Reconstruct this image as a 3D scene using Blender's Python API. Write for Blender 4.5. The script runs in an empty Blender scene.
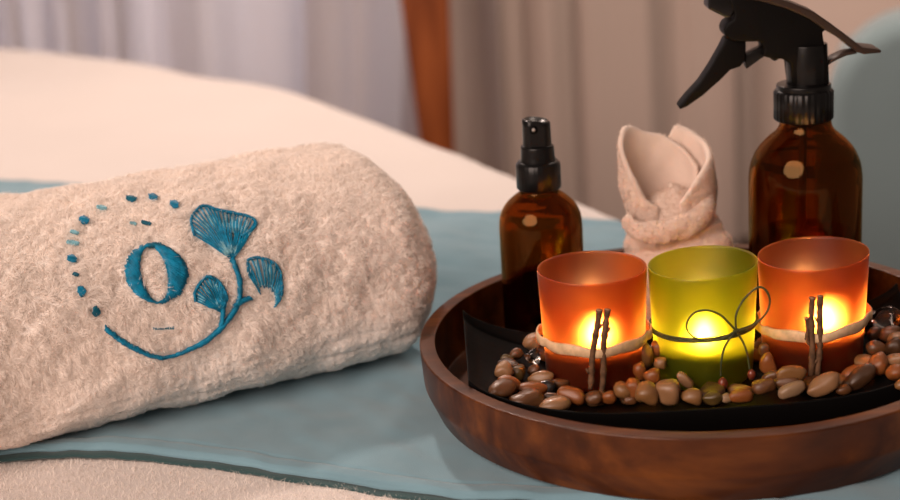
import bpy, math, random
import numpy as np
from mathutils import Vector, Matrix
from mathutils.bvhtree import BVHTree
rng = np.random.default_rng(7); random.seed(7)
SC = bpy.context.scene; COL = SC.collection
Z0 = 0.70                                     # height of the bed top above the floor
# ------------------------------------------------------------------ camera
F_PX, TH, RO, CH = 1600.0, math.radians(17.2), math.radians(-3.6), 0.375
FW = np.array([0, math.cos(TH), -math.sin(TH)]); UP = np.array([0, math.sin(TH), math.cos(TH)]); RT = np.array([1., 0, 0])
CR, SR = math.cos(RO), math.sin(RO)
def ray(px, py):
    x = (px-450)/F_PX; y = -(py-250)/F_PX
    x, y = CR*x-SR*y, SR*x+CR*y
    return FW+RT*x+UP*y
def Pz(px, py, z=0.):
    d = ray(px, py); return np.array([0, 0, CH])+d*((z-CH)/d[2])
def Py(px, py, Y):
    d = ray(px, py); return np.array([0, 0, CH])+d*(Y/d[1])
def proj(P):
    X = np.asarray(P, float)-np.array([0, 0, CH])
    zz = X@FW; a = (X@RT)/zz; b = (X@UP)/zz
    a, b = CR*a+SR*b, -SR*a+CR*b
    return np.stack([450+F_PX*a, 250-F_PX*b], -1)
cam = bpy.data.cameras.new('camera'); co = bpy.data.objects.new('camera', cam); COL.objects.link(co)
cam.sensor_width = 36; cam.lens = 36*F_PX/900; cam.clip_start = .02
Xc = CR*RT+SR*UP; Yc = -SR*RT+CR*UP
co.matrix_world = Matrix(((Xc[0], Yc[0], -FW[0], 0), (Xc[1], Yc[1], -FW[1], 0), (Xc[2], Yc[2], -FW[2], CH+Z0), (0, 0, 0, 1)))
cam.dof.use_dof = True; cam.dof.focus_distance = 0.905; cam.dof.aperture_fstop = 6.0
SC.camera = co
# ------------------------------------------------------------------ materials
def mat(name):
    m = bpy.data.materials.new(name); m.use_nodes = True
    nt = m.node_tree; b = nt.nodes['Principled BSDF']; return m, nt, b
def ramp(nt, fac, cols, pos=None):
    r = nt.nodes.new('ShaderNodeValToRGB'); e = r.color_ramp.elements
    pos = pos or [i/(len(cols)-1) for i in range(len(cols))]
    while len(e) < len(cols): e.new(.5)
    for i, c in enumerate(cols): e[i].position = pos[i]; e[i].color = (*c, 1)
    nt.links.new(fac, r.inputs[0]); return r.outputs[0]
def tex(nt, kind='Noise', scale=10, detail=4, stretch=(1, 1, 1), space='Object', **kw):
    tc = nt.nodes.new('ShaderNodeTexCoord'); mp = nt.nodes.new('ShaderNodeMapping'); mp.inputs['Scale'].default_value = stretch
    nt.links.new(tc.outputs[space], mp.inputs[0]); t = nt.nodes.new('ShaderNodeTex'+kind); t.inputs['Scale'].default_value = scale
    if 'Detail' in t.inputs: t.inputs['Detail'].default_value = detail
    for k, v in kw.items():
        if k in t.inputs: t.inputs[k].default_value = v
    nt.links.new(mp.outputs[0], t.inputs[0]); return t.outputs[0]
def bump(nt, b, h, strength=.3, dist=.001):
    n = nt.nodes.new('ShaderNodeBump'); n.inputs['Strength'].default_value = strength; n.inputs['Distance'].default_value = dist
    nt.links.new(h, n.inputs['Height']); nt.links.new(n.outputs[0], b.inputs['Normal'])
def lin(r, g, b): return tuple(((c/255)/12.92 if c/255 <= .04045 else ((c/255+.055)/1.055)**2.4) for c in (r, g, b))
def simple(name, col, rough=.5, spec=.5, noise=None, bs=None, bd=.0005, **kw):
    m, nt, b = mat(name); b.inputs['Roughness'].default_value = rough; b.inputs['Specular IOR Level'].default_value = spec
    if noise:
        sc, amt = noise; t = tex(nt, scale=sc); c = np.array(col)
        nt.links.new(ramp(nt, t, [tuple(c*(1-amt)), tuple(np.minimum(c*(1+amt), 1))], [.3, .7]), b.inputs['Base Color'])
    else: b.inputs['Base Color'].default_value = (*col, 1)
    if bs: bump(nt, b, tex(nt, scale=bs, detail=3), .5, bd)
    for k, v in kw.items(): b.inputs[k].default_value = v
    return m
def cloth(name, col, scale=900, trans=.0, noise=.06, nscale=40, bd=.0004, sheen=.3):
    m, nt, b = mat(name); c = np.array(col)
    nt.links.new(ramp(nt, tex(nt, scale=nscale), [tuple(c*(1-noise)), tuple(np.minimum(c*(1+noise), 1))], [.3, .7]), b.inputs['Base Color'])
    b.inputs['Roughness'].default_value = .95; b.inputs['Specular IOR Level'].default_value = .15; b.inputs['Sheen Weight'].default_value = sheen
    bump(nt, b, tex(nt, scale=scale, detail=2), .6, bd)
    if trans:
        t = nt.nodes.new('ShaderNodeBsdfTranslucent'); t.inputs[0].default_value = (*col, 1); mx = nt.nodes.new('ShaderNodeMixShader')
        mx.inputs[0].default_value = trans; out = nt.nodes['Material Output']
        nt.links.new(b.outputs[0], mx.inputs[1]); nt.links.new(t.outputs[0], mx.inputs[2]); nt.links.new(mx.outputs[0], out.inputs[0])
    return m
M = {}
M['terry'] = cloth('terry_cotton', (.92, .84, .78), 1400, bd=.0006)
M['terry_fibre'] = cloth('terry_loops', (.95, .88, .825), 300, trans=.30, noise=.03)
M['sheet'] = cloth('bed_linen', (.67, .605, .57), 1200, bd=.0004, noise=.02, nscale=6)
M['runner'] = cloth('blue_grey_cotton', lin(116, 151, 165), 1500, noise=.07, nscale=22, bd=.0003)
M['wash'] = cloth('washcloth_terry', (.74, .59, .50), 1500, bd=.0006)
M['wash_fibre'] = cloth('washcloth_loops', (.78, .63, .53), 300, trans=.25, noise=.03)
def thread(name, col):
    m, nt, b = mat(name); c = np.array(col)
    nt.links.new(ramp(nt, tex(nt, scale=260, detail=3), [tuple(c*.72), tuple(c*1.3)], [.35, .65]), b.inputs['Base Color'])
    b.inputs['Roughness'].default_value = .45; b.inputs['Specular IOR Level'].default_value = .3
    return m
M['teal'] = thread('teal_thread', (.001, .185, .33)); M['teal_dark'] = thread('dark_teal_thread', (.002, .12, .19)); M['teal_pale'] = thread('pale_teal_thread', (.22, .47, .55))
# wood of the tray
m, nt, b = mat('tray_wood'); M['wood'] = m
g = tex(nt, 'Noise', 5, 6, (1, 9, 5), Distortion=.6); g2 = tex(nt, 'Noise', 30, 4, (.5, 6, 3))
mx = nt.nodes.new('ShaderNodeMix'); mx.data_type = 'FLOAT'; mx.inputs[0].default_value = .35
nt.links.new(g, mx.inputs[2]); nt.links.new(g2, mx.inputs[3])
nt.links.new(ramp(nt, mx.outputs[0], [(.026, .0056, .0010), (.066, .0165, .0027), (.145, .043, .007)], [.35, .5, .66]), b.inputs['Base Color'])
b.inputs['Roughness'].default_value = .34; b.inputs['Specular IOR Level'].default_value = .22; b.inputs['Coat Weight'].default_value = .06; b.inputs['Coat Roughness'].default_value = .12
bump(nt, b, mx.outputs[0], .25, .0006)
m, nt, b = mat('red_brown_wood'); M['post'] = m
nt.links.new(ramp(nt, tex(nt, 'Noise', 4, 5, (8, 8, 1)), [(.17, .035, .006), (.33, .085, .02)], [.35, .65]), b.inputs['Base Color']); b.inputs['Roughness'].default_value = .35
M['dish'] = simple('black_lacquered_wood', (.002, .0017, .0017), .6, .10, bs=90, bd=.0003)
M['plastic'] = simple('black_plastic', (.004, .0035, .0035), .30, .28, bs=600, bd=.00004)
M['plastic_soft'] = simple('matt_black_plastic', (.003, .0025, .0024), .5, .09, bs=500, bd=.00006)
M['brownplastic'] = simple('brown_plastic', (.032, .019, .014), .45, .25, bs=500, bd=.00005)
M['tube'] = simple('dip_tube_plastic', (.16, .12, .08), .3, .5, noise=(60, .05))
M['ribbon'] = simple('tan_flat_cord', (.70, .47, .27), .6, .3, noise=(220, .18), bs=500, bd=.0003)
M['twig'] = simple('twig_bark', (.13, .065, .032), .75, .3, noise=(300, .5), bs=700, bd=.0006)
M['twig_cut'] = simple('cut_twig_end', (.35, .22, .13), .8, .2, noise=(600, .2))
M['wire'] = simple('olive_waxed_cord', (.055, .060, .020), .5, .4, noise=(500, .3))
M['berry'] = simple('red_bead', (.15, .028, .012), .28, .5, noise=(250, .4))
M['metal'] = simple('tealight_cup_metal', (.5, .47, .42), .3, Metallic=1.0, noise=(100, .05))
M['wax'] = simple('candle_wax', (.85, .78, .65), .4, noise=(60, .03)); M['wax'].node_tree.nodes['Principled BSDF'].inputs['Subsurface Weight'].default_value = .3
M['wax'].node_tree.nodes['Principled BSDF'].inputs['Subsurface Radius'].default_value = (.01, .006, .003)
M['wick'] = simple('burnt_wick', (.02, .015, .01), .9, noise=(400, .3))
m, nt, b = mat('candle_flame'); M['flame'] = m
b.inputs['Base Color'].default_value = (0, 0, 0, 1); b.inputs['Emission Color'].default_value = (1, .60, .24, 1); b.inputs['Emission Strength'].default_value = 430
def frosted(name, col, colr, tint, clear):
    """outer skin: frosted coloured glass, single rough surface"""
    m = bpy.data.materials.new(name); m.use_nodes = True; nt = m.node_tree; nt.nodes.clear()
    out = nt.nodes.new('ShaderNodeOutputMaterial')
    nz = ramp(nt, tex(nt, scale=160, detail=6), [tuple(np.array(col)*.80), tuple(np.minimum(np.array(col)*1.12, 1))], [.35, .65])
    tr = nt.nodes.new('ShaderNodeBsdfTranslucent'); nt.links.new(nz, tr.inputs[0])
    rf = nt.nodes.new('ShaderNodeBsdfRefraction'); rf.inputs['Color'].default_value = (*tint, 1); rf.inputs['Roughness'].default_value = .78
    gm = nt.nodes.new('ShaderNodeNewGeometry'); mi = nt.nodes.new('ShaderNodeMix'); mi.data_type = 'FLOAT'; mi.inputs[2].default_value = 1.32; mi.inputs[3].default_value = 1/1.32   # frosted on both sides
    nt.links.new(gm.outputs['Backfacing'], mi.inputs[0]); nt.links.new(mi.outputs[0], rf.inputs['IOR'])
    df = nt.nodes.new('ShaderNodeBsdfDiffuse'); df.inputs[0].default_value = (*colr, 1)
    gl = nt.nodes.new('ShaderNodeBsdfGlossy'); gl.inputs['Roughness'].default_value = .28; gl.inputs[0].default_value = (1, .92, .85, 1)
    a = nt.nodes.new('ShaderNodeMixShader'); a.inputs[0].default_value = clear; nt.links.new(tr.outputs[0], a.inputs[1]); nt.links.new(rf.outputs[0], a.inputs[2])
    c = nt.nodes.new('ShaderNodeMixShader'); c.inputs[0].default_value = .25; nt.links.new(a.outputs[0], c.inputs[1]); nt.links.new(df.outputs[0], c.inputs[2])
    lw = nt.nodes.new('ShaderNodeFresnel'); nt.links.new(mi.outputs[0], lw.inputs[0])
    d = nt.nodes.new('ShaderNodeMixShader'); nt.links.new(lw.outputs[0], d.inputs[0]); nt.links.new(c.outputs[0], d.inputs[1]); nt.links.new(gl.outputs[0], d.inputs[2])
    nt.links.new(d.outputs[0], out.inputs[0]); return m
def clearskin(name, col):
    m = bpy.data.materials.new(name); m.use_nodes = True; nt = m.node_tree; nt.nodes.clear()
    out = nt.nodes.new('ShaderNodeOutputMaterial'); t = nt.nodes.new('ShaderNodeBsdfTransparent'); t.inputs[0].default_value = (*col, 1)
    gl = nt.nodes.new('ShaderNodeBsdfGlossy'); gl.inputs['Roughness'].default_value = .4; mx = nt.nodes.new('ShaderNodeMixShader')
    mx.inputs[0].default_value = .03; nt.links.new(t.outputs[0], mx.inputs[1]); nt.links.new(gl.outputs[0], mx.inputs[2]); nt.links.new(mx.outputs[0], out.inputs[0]); return m
M['red_out'] = frosted('frosted_orange_red_glass', (.25, .062, .016), (.13, .028, .012), (.95, .44, .13), .80); M['red_in'] = clearskin('orange_red_glass_inside', (.96, .68, .50))
M['grn_out'] = frosted('frosted_lime_glass', (.22, .22, .010), (.12, .15, .008), (.92, .84, .14), .78); M['grn_in'] = clearskin('lime_glass_inside', (.85, .92, .30))
def amber(name, col):
    m = bpy.data.materials.new(name); m.use_nodes = True; nt = m.node_tree; nt.nodes.clear()
    out = nt.nodes.new('ShaderNodeOutputMaterial'); g = nt.nodes.new('ShaderNodeBsdfGlass'); g.inputs['IOR'].default_value = 1.5; g.inputs['Roughness'].default_value = .02
    nt.links.new(ramp(nt, tex(nt, scale=12), [tuple(np.array(col)*.96), col], [.3, .7]), g.inputs['Color'])
    nt.links.new(g.outputs[0], out.inputs[0]); return m
M['amber'] = amber('amber_glass', (.62, .38, .165)); M['clear'] = amber('clear_glass', (.9, .88, .86))
M['curt_l'] = cloth('sheer_curtain_cloth', (.74, .68, .67), 300, trans=.42, noise=.02, nscale=3)
M['curt_r'] = cloth('taupe_curtain_cloth', (.56, .45, .395), 300, trans=.12, noise=.03, nscale=3)
M['chair'] = cloth('grey_blue_upholstery', lin(124, 142, 146), 500, noise=.03, nscale=10)
M['wall'] = simple('pink_beige_plaster', (.78, .62, .54), .9, .2, noise=(3, .03), bs=60, bd=.0005)
M['floor'] = simple('brown_floor', (.16, .10, .07), .5, .4, noise=(6, .2))
M['legs'] = simple('dark_wood_leg', (.10, .05, .03), .4, noise=(20, .3))
M['frame'] = simple('white_painted_wood', (.7, .68, .65), .5, noise=(20, .04))
def stone(name, c1, c2, rough=.35, sc=120):
    m, nt, b = mat(name)
    c1, c2 = [tuple(np.array(c)*(.72, .68, .62)) for c in (c1, c2)]
    nt.links.new(ramp(nt, tex(nt, scale=sc, detail=6, Distortion=.5), [c1, c2], [.36, .64]), b.inputs['Base Color']); b.inputs['Roughness'].default_value = rough
    b.inputs['Coat Weight'].default_value = .25; b.inputs['Coat Roughness'].default_value = .2
    bump(nt, b, tex(nt, scale=sc*4), .3, .0004); return m
ST = {'tan': stone('tan_stone', (.20, .085, .028), (.42, .22, .085)), 'pink': stone('pinkish_stone', (.27, .125, .055), (.48, .28, .145)),
      'orange': stone('orange_brown_stone', (.22, .062, .016), (.42, .145, .036)), 'brown': stone('brown_stone', (.085, .034, .012), (.25, .105, .040)),
      'olive': stone('olive_stone', (.06, .04, .012), (.20, .125, .04), .2), 'black': stone('black_stone', (.004, .004, .005), (.012, .012, .014), .2),
      'white': stone('mottled_stone', (.18, .085, .035), (.60, .42, .27), sc=200), 'dark': stone('dark_brown_stone', (.04, .018, .008), (.13, .06, .026))}
# ------------------------------------------------------------------ building helpers
def tag(o, label=None, cat=None, group=None, kind=None):
    for k, v in (('label', label), ('category', cat), ('group', group), ('kind', kind)):
        if v: o[k] = v
    return o
def empty(name, loc, label=None, cat=None, group=None):
    o = bpy.data.objects.new(name, None); COL.objects.link(o); o.location = (loc[0], loc[1], loc[2]+Z0); o.empty_display_size = .02
    return tag(o, label, cat, group)
def rootloc(p):
    v = Vector((0, 0, 0))
    while p is not None: v = v+p.location; p = p.parent
    return v
def mk(name, verts, faces, mats, parent=None, origin=None, smooth=True, fm=None):
    """verts are given relative to the bed-top frame"""
    V = np.asarray(verts, float)+np.array([0, 0, Z0])
    org = np.array(rootloc(parent)) if parent is not None else (np.array(origin)+np.array([0, 0, Z0]) if origin is not None else np.zeros(3))
    V = V-org; me = bpy.data.meshes.new(name)
    me.from_pydata(V.tolist(), [], faces if isinstance(faces, list) else faces.tolist()); me.validate(); me.update()
    if not isinstance(mats, (list, tuple)): mats = [mats]
    for x in mats: me.materials.append(x)
    if fm is not None: me.polygons.foreach_set('material_index', np.asarray(fm, np.int32))
    me.polygons.foreach_set('use_smooth', np.full(len(me.polygons), smooth))
    o = bpy.data.objects.new(name, me); COL.objects.link(o)
    if parent is not None: o.parent = parent
    else: o.location = org.tolist()
    return o
def bevel(o, w, seg=3, ang=30):
    m = o.modifiers.new('bevel', 'BEVEL'); m.width = w; m.segments = seg; m.limit_method = 'ANGLE'; m.angle_limit = math.radians(ang); m.harden_normals = False
    return o
def grid_faces(nu, nv, wrapu=False, wrapv=False, off=0, flip=False):
    f = []
    for i in range(nu if wrapu else nu-1):
        for j in range(nv if wrapv else nv-1):
            a = i*nv+j; b_ = ((i+1) % nu)*nv+j; c = ((i+1) % nu)*nv+(j+1) % nv; d = i*nv+(j+1) % nv
            f.append((a+off, d+off, c+off, b_+off) if flip else (a+off, b_+off, c+off, d+off))
    return f
def lathe(prof, c, n=64, cap=True):
    """prof: list of (r,z); returns verts, faces"""
    V, Fc = [], []
    A = np.linspace(0, 2*math.pi, n, endpoint=False)
    for r, z in prof:
        for a in A: V.append((c[0]+r*math.cos(a), c[1]+r*math.sin(a), c[2]+z))
    for i in range(len(prof)-1):
        for j in range(n):
            k = (j+1) % n; Fc.append((i*n+j, i*n+k, (i+1)*n+k, (i+1)*n+j))
    if cap:
        if prof[0][0] > 1e-6: Fc.append(tuple(range(n))[::-1])
        if prof[-1][0] > 1e-6: Fc.append(tuple((len(prof)-1)*n+j for j in range(n)))
    return V, Fc
def rnd(prof, k=3, r=.001):
    """round the corners of a profile"""
    P = [np.array(p, float) for p in prof]; out = [tuple(P[0])]
    for i in range(1, len(P)-1):
        a, b_, c = P[i-1], P[i], P[i+1]; la = np.linalg.norm(a-b_); lc = np.linalg.norm(c-b_); d = min(r, la*.45, lc*.45)
        p, q = b_+(a-b_)/la*d, b_+(c-b_)/lc*d
        for t in np.linspace(0, 1, k+1): out.append(tuple((1-t)**2*p+2*t*(1-t)*b_+t*t*q))
    out.append(tuple(P[-1])); return out
def box(c, s, rz=0):
    V = []
    for x in (-.5, .5):
        for y in (-.5, .5):
            for z in (-.5, .5):
                X, Y = x*s[0], y*s[1]; V.append((c[0]+X*math.cos(rz)-Y*math.sin(rz), c[1]+X*math.sin(rz)+Y*math.cos(rz), c[2]+z*s[2]))
    return V, [(0, 1, 3, 2), (4, 6, 7, 5), (0, 4, 5, 1), (2, 3, 7, 6), (0, 2, 6, 4), (1, 5, 7, 3)]
def join(*parts):
    V, Fc = [], []
    for v, f in parts:
        o = len(V); V += [tuple(p) for p in v]; Fc += [tuple(i+o for i in q) for q in f]
    return V, Fc
def spline(P, n=8, closed=False):
    P = np.asarray(P, float); out = []; N = len(P)
    rngi = range(N) if closed else range(N-1)
    for i in rngi:
        g = (lambda k: P[k % N]) if closed else (lambda k: P[min(max(k, 0), N-1)])
        a, b_, c, d = g(i-1), g(i), g(i+1), g(i+2)
        for t in np.linspace(0, 1, n, endpoint=False):
            out.append(.5*((2*b_)+(-a+c)*t+(2*a-5*b_+4*c-d)*t*t+(-a+3*b_-3*c+d)*t**3))
    if not closed: out.append(P[-1])
    return np.array(out)
def tube(P, r, n=8, closed=False, flat=1.0, upv=None):
    P = np.asarray(P, float); N = len(P); V = []; r = np.broadcast_to(np.asarray(r, float), (N,))
    T = np.gradient(P, axis=0) if not closed else np.roll(P, -1, 0)-np.roll(P, 1, 0)
    T /= np.linalg.norm(T, axis=1)[:, None]+1e-12; nrm = np.array([0.3, .2, 1.]) if upv is None else np.array(upv, float)
    for i in range(N):
        nrm = (nrm if upv is None else np.array(upv, float))-T[i]*(nrm @ T[i] if upv is None else np.array(upv, float) @ T[i]); nrm /= np.linalg.norm(nrm)+1e-12; bn = np.cross(T[i], nrm)
        for k in range(n):
            a = 2*math.pi*k/n; V.append(P[i]+r[i]*(math.cos(a)*nrm+flat*math.sin(a)*bn))
    Fc = []
    for i in range(N if closed else N-1):
        for k in range(n):
            i2 = (i+1) % N; Fc.append((i*n+k, i*n+(k+1) % n, i2*n+(k+1) % n, i2*n+k))
    if not closed: Fc += [tuple(range(n))[::-1], tuple((N-1)*n+k for k in range(n))]
    return V, Fc
def vnoise(P, scale, seed=0):
    """cheap smooth pseudo noise, sum of rotated sines, about -1..1"""
    r = np.random.default_rng(seed); P = np.asarray(P, float)*scale; s = np.zeros(len(P))
    for k in range(9):
        d = r.normal(size=3); d /= np.linalg.norm(d); f = r.uniform(.6, 1.9); s += np.sin(P@d*f*2*math.pi+r.uniform(0, 6.28)+1.3*np.sin(P@np.roll(d, 1)*f*3+r.uniform(0, 6)))
    return s/4.2
def in_poly(pts, poly):
    x, y = pts[:, 0], pts[:, 1]; ins = np.zeros(len(pts), bool); n = len(poly)
    for i in range(n):
        x1, y1 = poly[i]; x2, y2 = poly[(i+1) % n]
        if y1 == y2: continue
        c = ((y1 > y) != (y2 > y)) & (x < (x2-x1)*(y-y1)/(y2-y1)+x1); ins ^= c
    return ins
def sample_tris(V, Fc, n, wfun=None):
    V = np.asarray(V, float); T = []
    for q in Fc:
        for k in range(1, len(q)-1): T.append((q[0], q[k], q[k+1]))
    T = np.array(T); a, b_, c = V[T[:, 0]], V[T[:, 1]], V[T[:, 2]]; N = np.cross(b_-a, c-a); A = np.linalg.norm(N, axis=1); w = A.copy()
    if wfun is not None: w *= wfun((a+b_+c)/3, N/(A[:, None]+1e-15))
    i = rng.choice(len(T), n, p=w/w.sum()); u, v = rng.random((2, n)); s = u+v > 1; u[s] = 1-u[s]; v[s] = 1-v[s]
    return a[i]+(b_-a)[i]*u[:, None]+(c-a)[i]*v[:, None], N[i]/A[i][:, None]
def pile(name, P, N, length, width, material, parent, clump=.003, lean=.6, curl=.5, seg=3, drop=0.):
    """terry loops: short curved fibres gathered in clumps, as one stuff mesh"""
    n = len(P); L = length*(rng.uniform(.6, 1.2, n) if np.isscalar(length) else rng.uniform(.6, 1.2, n))
    cell = np.floor(P/clump).astype(np.int64); h = (cell*np.array([73856093, 19349663, 83492791])).sum(1)
    r = np.abs(h); j = np.stack([((r*k) % 9973)/9973.-.5 for k in (7, 131, 1021)], 1)
    cen = (cell+.5)*clump+j*clump*.7
    pull = cen-P; pull -= N*(pull*N).sum(1)[:, None]
    fl = np.stack([vnoise(P, 1/.012, s) for s in (11, 12, 13)], 1); fl -= N*(fl*N).sum(1)[:, None]
    fine = rng.normal(size=(n, 3)); fine -= N*(fine*N).sum(1)[:, None]
    side = fl*lean+fine*.45+j*lean; side[:, 2] -= drop; side -= N*(side*N).sum(1)[:, None]
    W = np.cross(N, rng.normal(size=(n, 3))); W /= np.linalg.norm(W, axis=1)[:, None]
    V = np.zeros((n, (seg+1)*2, 3))
    for k in range(seg+1):
        t = k/seg
        c = P+N*(L*(t-.30*curl*t*t*t))[:, None]*.8+side*(L*t*t*.8)[:, None]+pull*(t*t*.55)-N*.0004
        w = (width*(1-.75*t**2)/2); V[:, 2*k] = c-W*w; V[:, 2*k+1] = c+W*w
    base = (np.arange(n)*(seg+1)*2)[:, None]; Fc = []
    for k in range(seg): Fc.append(base+np.array([[2*k, 2*k+1, 2*k+3, 2*k+2]]))
    Fc = np.stack(Fc, 1).reshape(-1, 4)
    V = V.reshape(-1, 3)+np.array([0, 0, Z0])-np.array(rootloc(parent)); me = bpy.data.meshes.new(name)
    me.vertices.add(len(V)); me.vertices.foreach_set('co', V.astype(np.float32).ravel())
    me.loops.add(Fc.size); me.loops.foreach_set('vertex_index', Fc.astype(np.int32).ravel())
    me.polygons.add(len(Fc)); me.polygons.foreach_set('loop_start', np.arange(0, Fc.size, 4, dtype=np.int32)); me.polygons.foreach_set('loop_total', np.full(len(Fc), 4, np.int32))
    me.polygons.foreach_set('use_smooth', np.ones(len(Fc), bool)); me.materials.append(material); me.update(calc_edges=True)
    o = bpy.data.objects.new(name, me); COL.objects.link(o); o.parent = parent; o['kind'] = 'stuff'; return o
def struct(o): o['kind'] = 'structure'; return o
# ------------------------------------------------------------------ room
FZ = -Z0
struct(mk('floor', *box((0, 1.6, FZ-.03), (5.2, 5.4, .06)), M['floor']))
Wy = 3.62
# back wall with a window opening behind the sheer curtain
wx0, wx1, wz0, wz1 = -1.75, -.16, FZ+.18, FZ+2.2
struct(mk('wall_back', *join(box(((-2.6+wx0)/2, Wy, FZ+1.3), (wx0+2.6, .12, 2.6)), box(((wx1+2.6)/2, Wy, FZ+1.3), (2.6-wx1, .12, 2.6)),
     box(((wx0+wx1)/2, Wy, (FZ+wz0)/2), (wx1-wx0, .12, wz0-FZ)), box(((wx0+wx1)/2, Wy, (wz1+FZ+2.6)/2), (wx1-wx0, .12, FZ+2.6-wz1))), M['wall'], smooth=False))
struct(mk('baseboard_back', *box((.6, Wy-.07, FZ+.05), (3.6, .02, .10)), M['frame'], smooth=False))
w = empty('window_1', ((wx0+wx1)/2, Wy, wz0)); w['kind'] = 'structure'
t_ = .05; fr = [box(((wx0+wx1)/2, Wy, wz0+t_/2), (wx1-wx0, .07, t_)), box(((wx0+wx1)/2, Wy, wz1-t_/2), (wx1-wx0, .07, t_))]
for x in (wx0+t_/2, (wx0+wx1)/2, wx1-t_/2): fr.append(box((x, Wy, (wz0+wz1)/2), (t_, .07, wz1-wz0-2*t_)))
mk('window_frame', *join(*fr), M['frame'], w, smooth=False)
mk('window_pane', *box(((wx0+wx1)/2, Wy, (wz0+wz1)/2), (wx1-wx0-.1, .006, wz1-wz0-.1)), clearskin('window_glass', (.95, .97, 1)), w, smooth=False)
# curtains
def curtain(name, xs, y, matl, label, amps, seed, edge=None, ztop=FZ+2.35):
    """xs: [x0,x1]; folds of irregular width; edge(z) may move the right border"""
    r = np.random.default_rng(seed); x0, x1 = xs; n = int((x1-x0)/.006); U = np.linspace(0, 1, n)
    ph = np.cumsum(1+.55*np.sin(U*9+seed)+.35*np.sin(U*23+seed*2)); ph = ph/ph[-1]*(x1-x0)/amps[1]*2*math.pi
    Zs = np.linspace(FZ+.02, ztop, 26); V = []
    for th in (0, .003):
        for z in Zs:
            k = (z-FZ)/2.3; xr = x1 if edge is None else edge(z)
            xx = x0+U*(xr-x0)+.012*np.sin(ph*2+k)
            yy = y+th+amps[0]*np.sin(ph+.5*math.sin(k*3))*(1-.25*k)+.35*amps[0]*np.sin(ph*2.3+1+k*2)
            V += list(zip(xx, yy, np.full(n, z)))
    nz = len(Zs); Fc = grid_faces(nz, n)+grid_faces(nz, n, off=nz*n, flip=True)
    for i in range(nz-1):
        for j in (0, n-1): Fc.append((i*n+j, (i+1)*n+j, (i+1)*n+j+nz*n, i*n+j+nz*n))
    o = mk(name, V, Fc, matl, origin=((x0+x1)/2, y, FZ)); tag(o, label, 'curtain'); return o
curtain('sheer_curtain', (-1.75, -.03), 3.30, M['curt_l'], 'pale sheer curtain with daylight behind it, left of the red-brown post', (.050, .19), 3, edge=lambda z: -.062-.10*max(-.0-z-.05, -.3) if z < .2 else -.03)
curtain('taupe_curtain', (-.01, .665), 3.36, M['curt_r'], 'taupe curtain in soft folds, right of the red-brown post', (.034, .16), 5)
mk_r = mk('curtain_rail', *tube([(-1.9, 3.33, FZ+2.38), (1.0, 3.33, FZ+2.38)], .014, 12), M['legs'], origin=(-.4, 3.33, FZ+2.38)); tag(mk_r, 'dark round rail above the curtains', 'curtain rail')
# wooden post
pv = []
for z, xl, xr in ((FZ, -.046, .022), (-.36, -.046, .022), (-.06, -.066, .030), (.25, -.07, .034), (FZ+2.5, -.07, .034)):
    for x, y in ((xl, 3.06), (xr, 3.06), (xr, 3.14), (xl, 3.14)): pv.append((x, y, z))
pf = [(3, 2, 1, 0), (16, 17, 18, 19)]+[(i*4+j, i*4+(j+1) % 4, (i+1)*4+(j+1) % 4, (i+1)*4+j) for i in range(4) for j in range(4)]
tag(bevel(mk('wooden_post', pv, pf, M['post'], origin=(-.015, 3.1, FZ), smooth=False), .008), 'red-brown wooden post standing between the two curtains', 'post')
# armchair seen from behind
ac = empty('armchair', (.95, 2.30, FZ), 'blurred grey-blue upholstered armchair behind the trigger spray bottle', 'armchair')
def cushion(c, s, r, name, mt, parent, top_r=None):
    o = mk(name, *box(c, s), mt, parent); bevel(o, r, 6); return o
pr_ = []; cx, hw, top = .925, .385, -.005
for a in np.linspace(math.pi, math.pi/2, 9): pr_.append((cx-hw+.13+.13*math.cos(a), top-.13+.13*math.sin(a)))
for a in np.linspace(math.pi/2, 0, 9): pr_.append((cx+hw-.13+.13*math.cos(a), top-.13+.13*math.sin(a)))
pr_ = [(cx-hw+.02, FZ+.18)]+pr_+[(cx+hw-.02, FZ+.18)]; nb = len(pr_)
bv = [(x, 2.20, z) for x, z in pr_]+[(x, 2.33, z) for x, z in pr_]
bf = [tuple(range(nb))[::-1], tuple(range(nb, 2*nb))]+[(i, (i+1) % nb, nb+(i+1) % nb, nb+i) for i in range(nb)]
bevel(mk('backrest', bv, bf, M['chair'], ac), .03, 5)
cushion((cx, 2.62, FZ+.36), (.58, .60, .16), .04, 'seat', M['chair'], ac)
for s in (-1, 1): cushion((cx+s*.33, 2.60, FZ+.34), (.10, .62, .42), .035, 'armrest', M['chair'], ac)
for sx in (-1, 1):
    for y in (2.27, 2.86): mk('leg', *lathe(rnd([(.016, 0), (.024, .19)], 1), (cx+sx*.30, y, FZ), 16), M['legs'], ac)
ac.rotation_euler = (0, 0, math.radians(-15)); ac.location = (.962, 2.19, 0)
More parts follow.
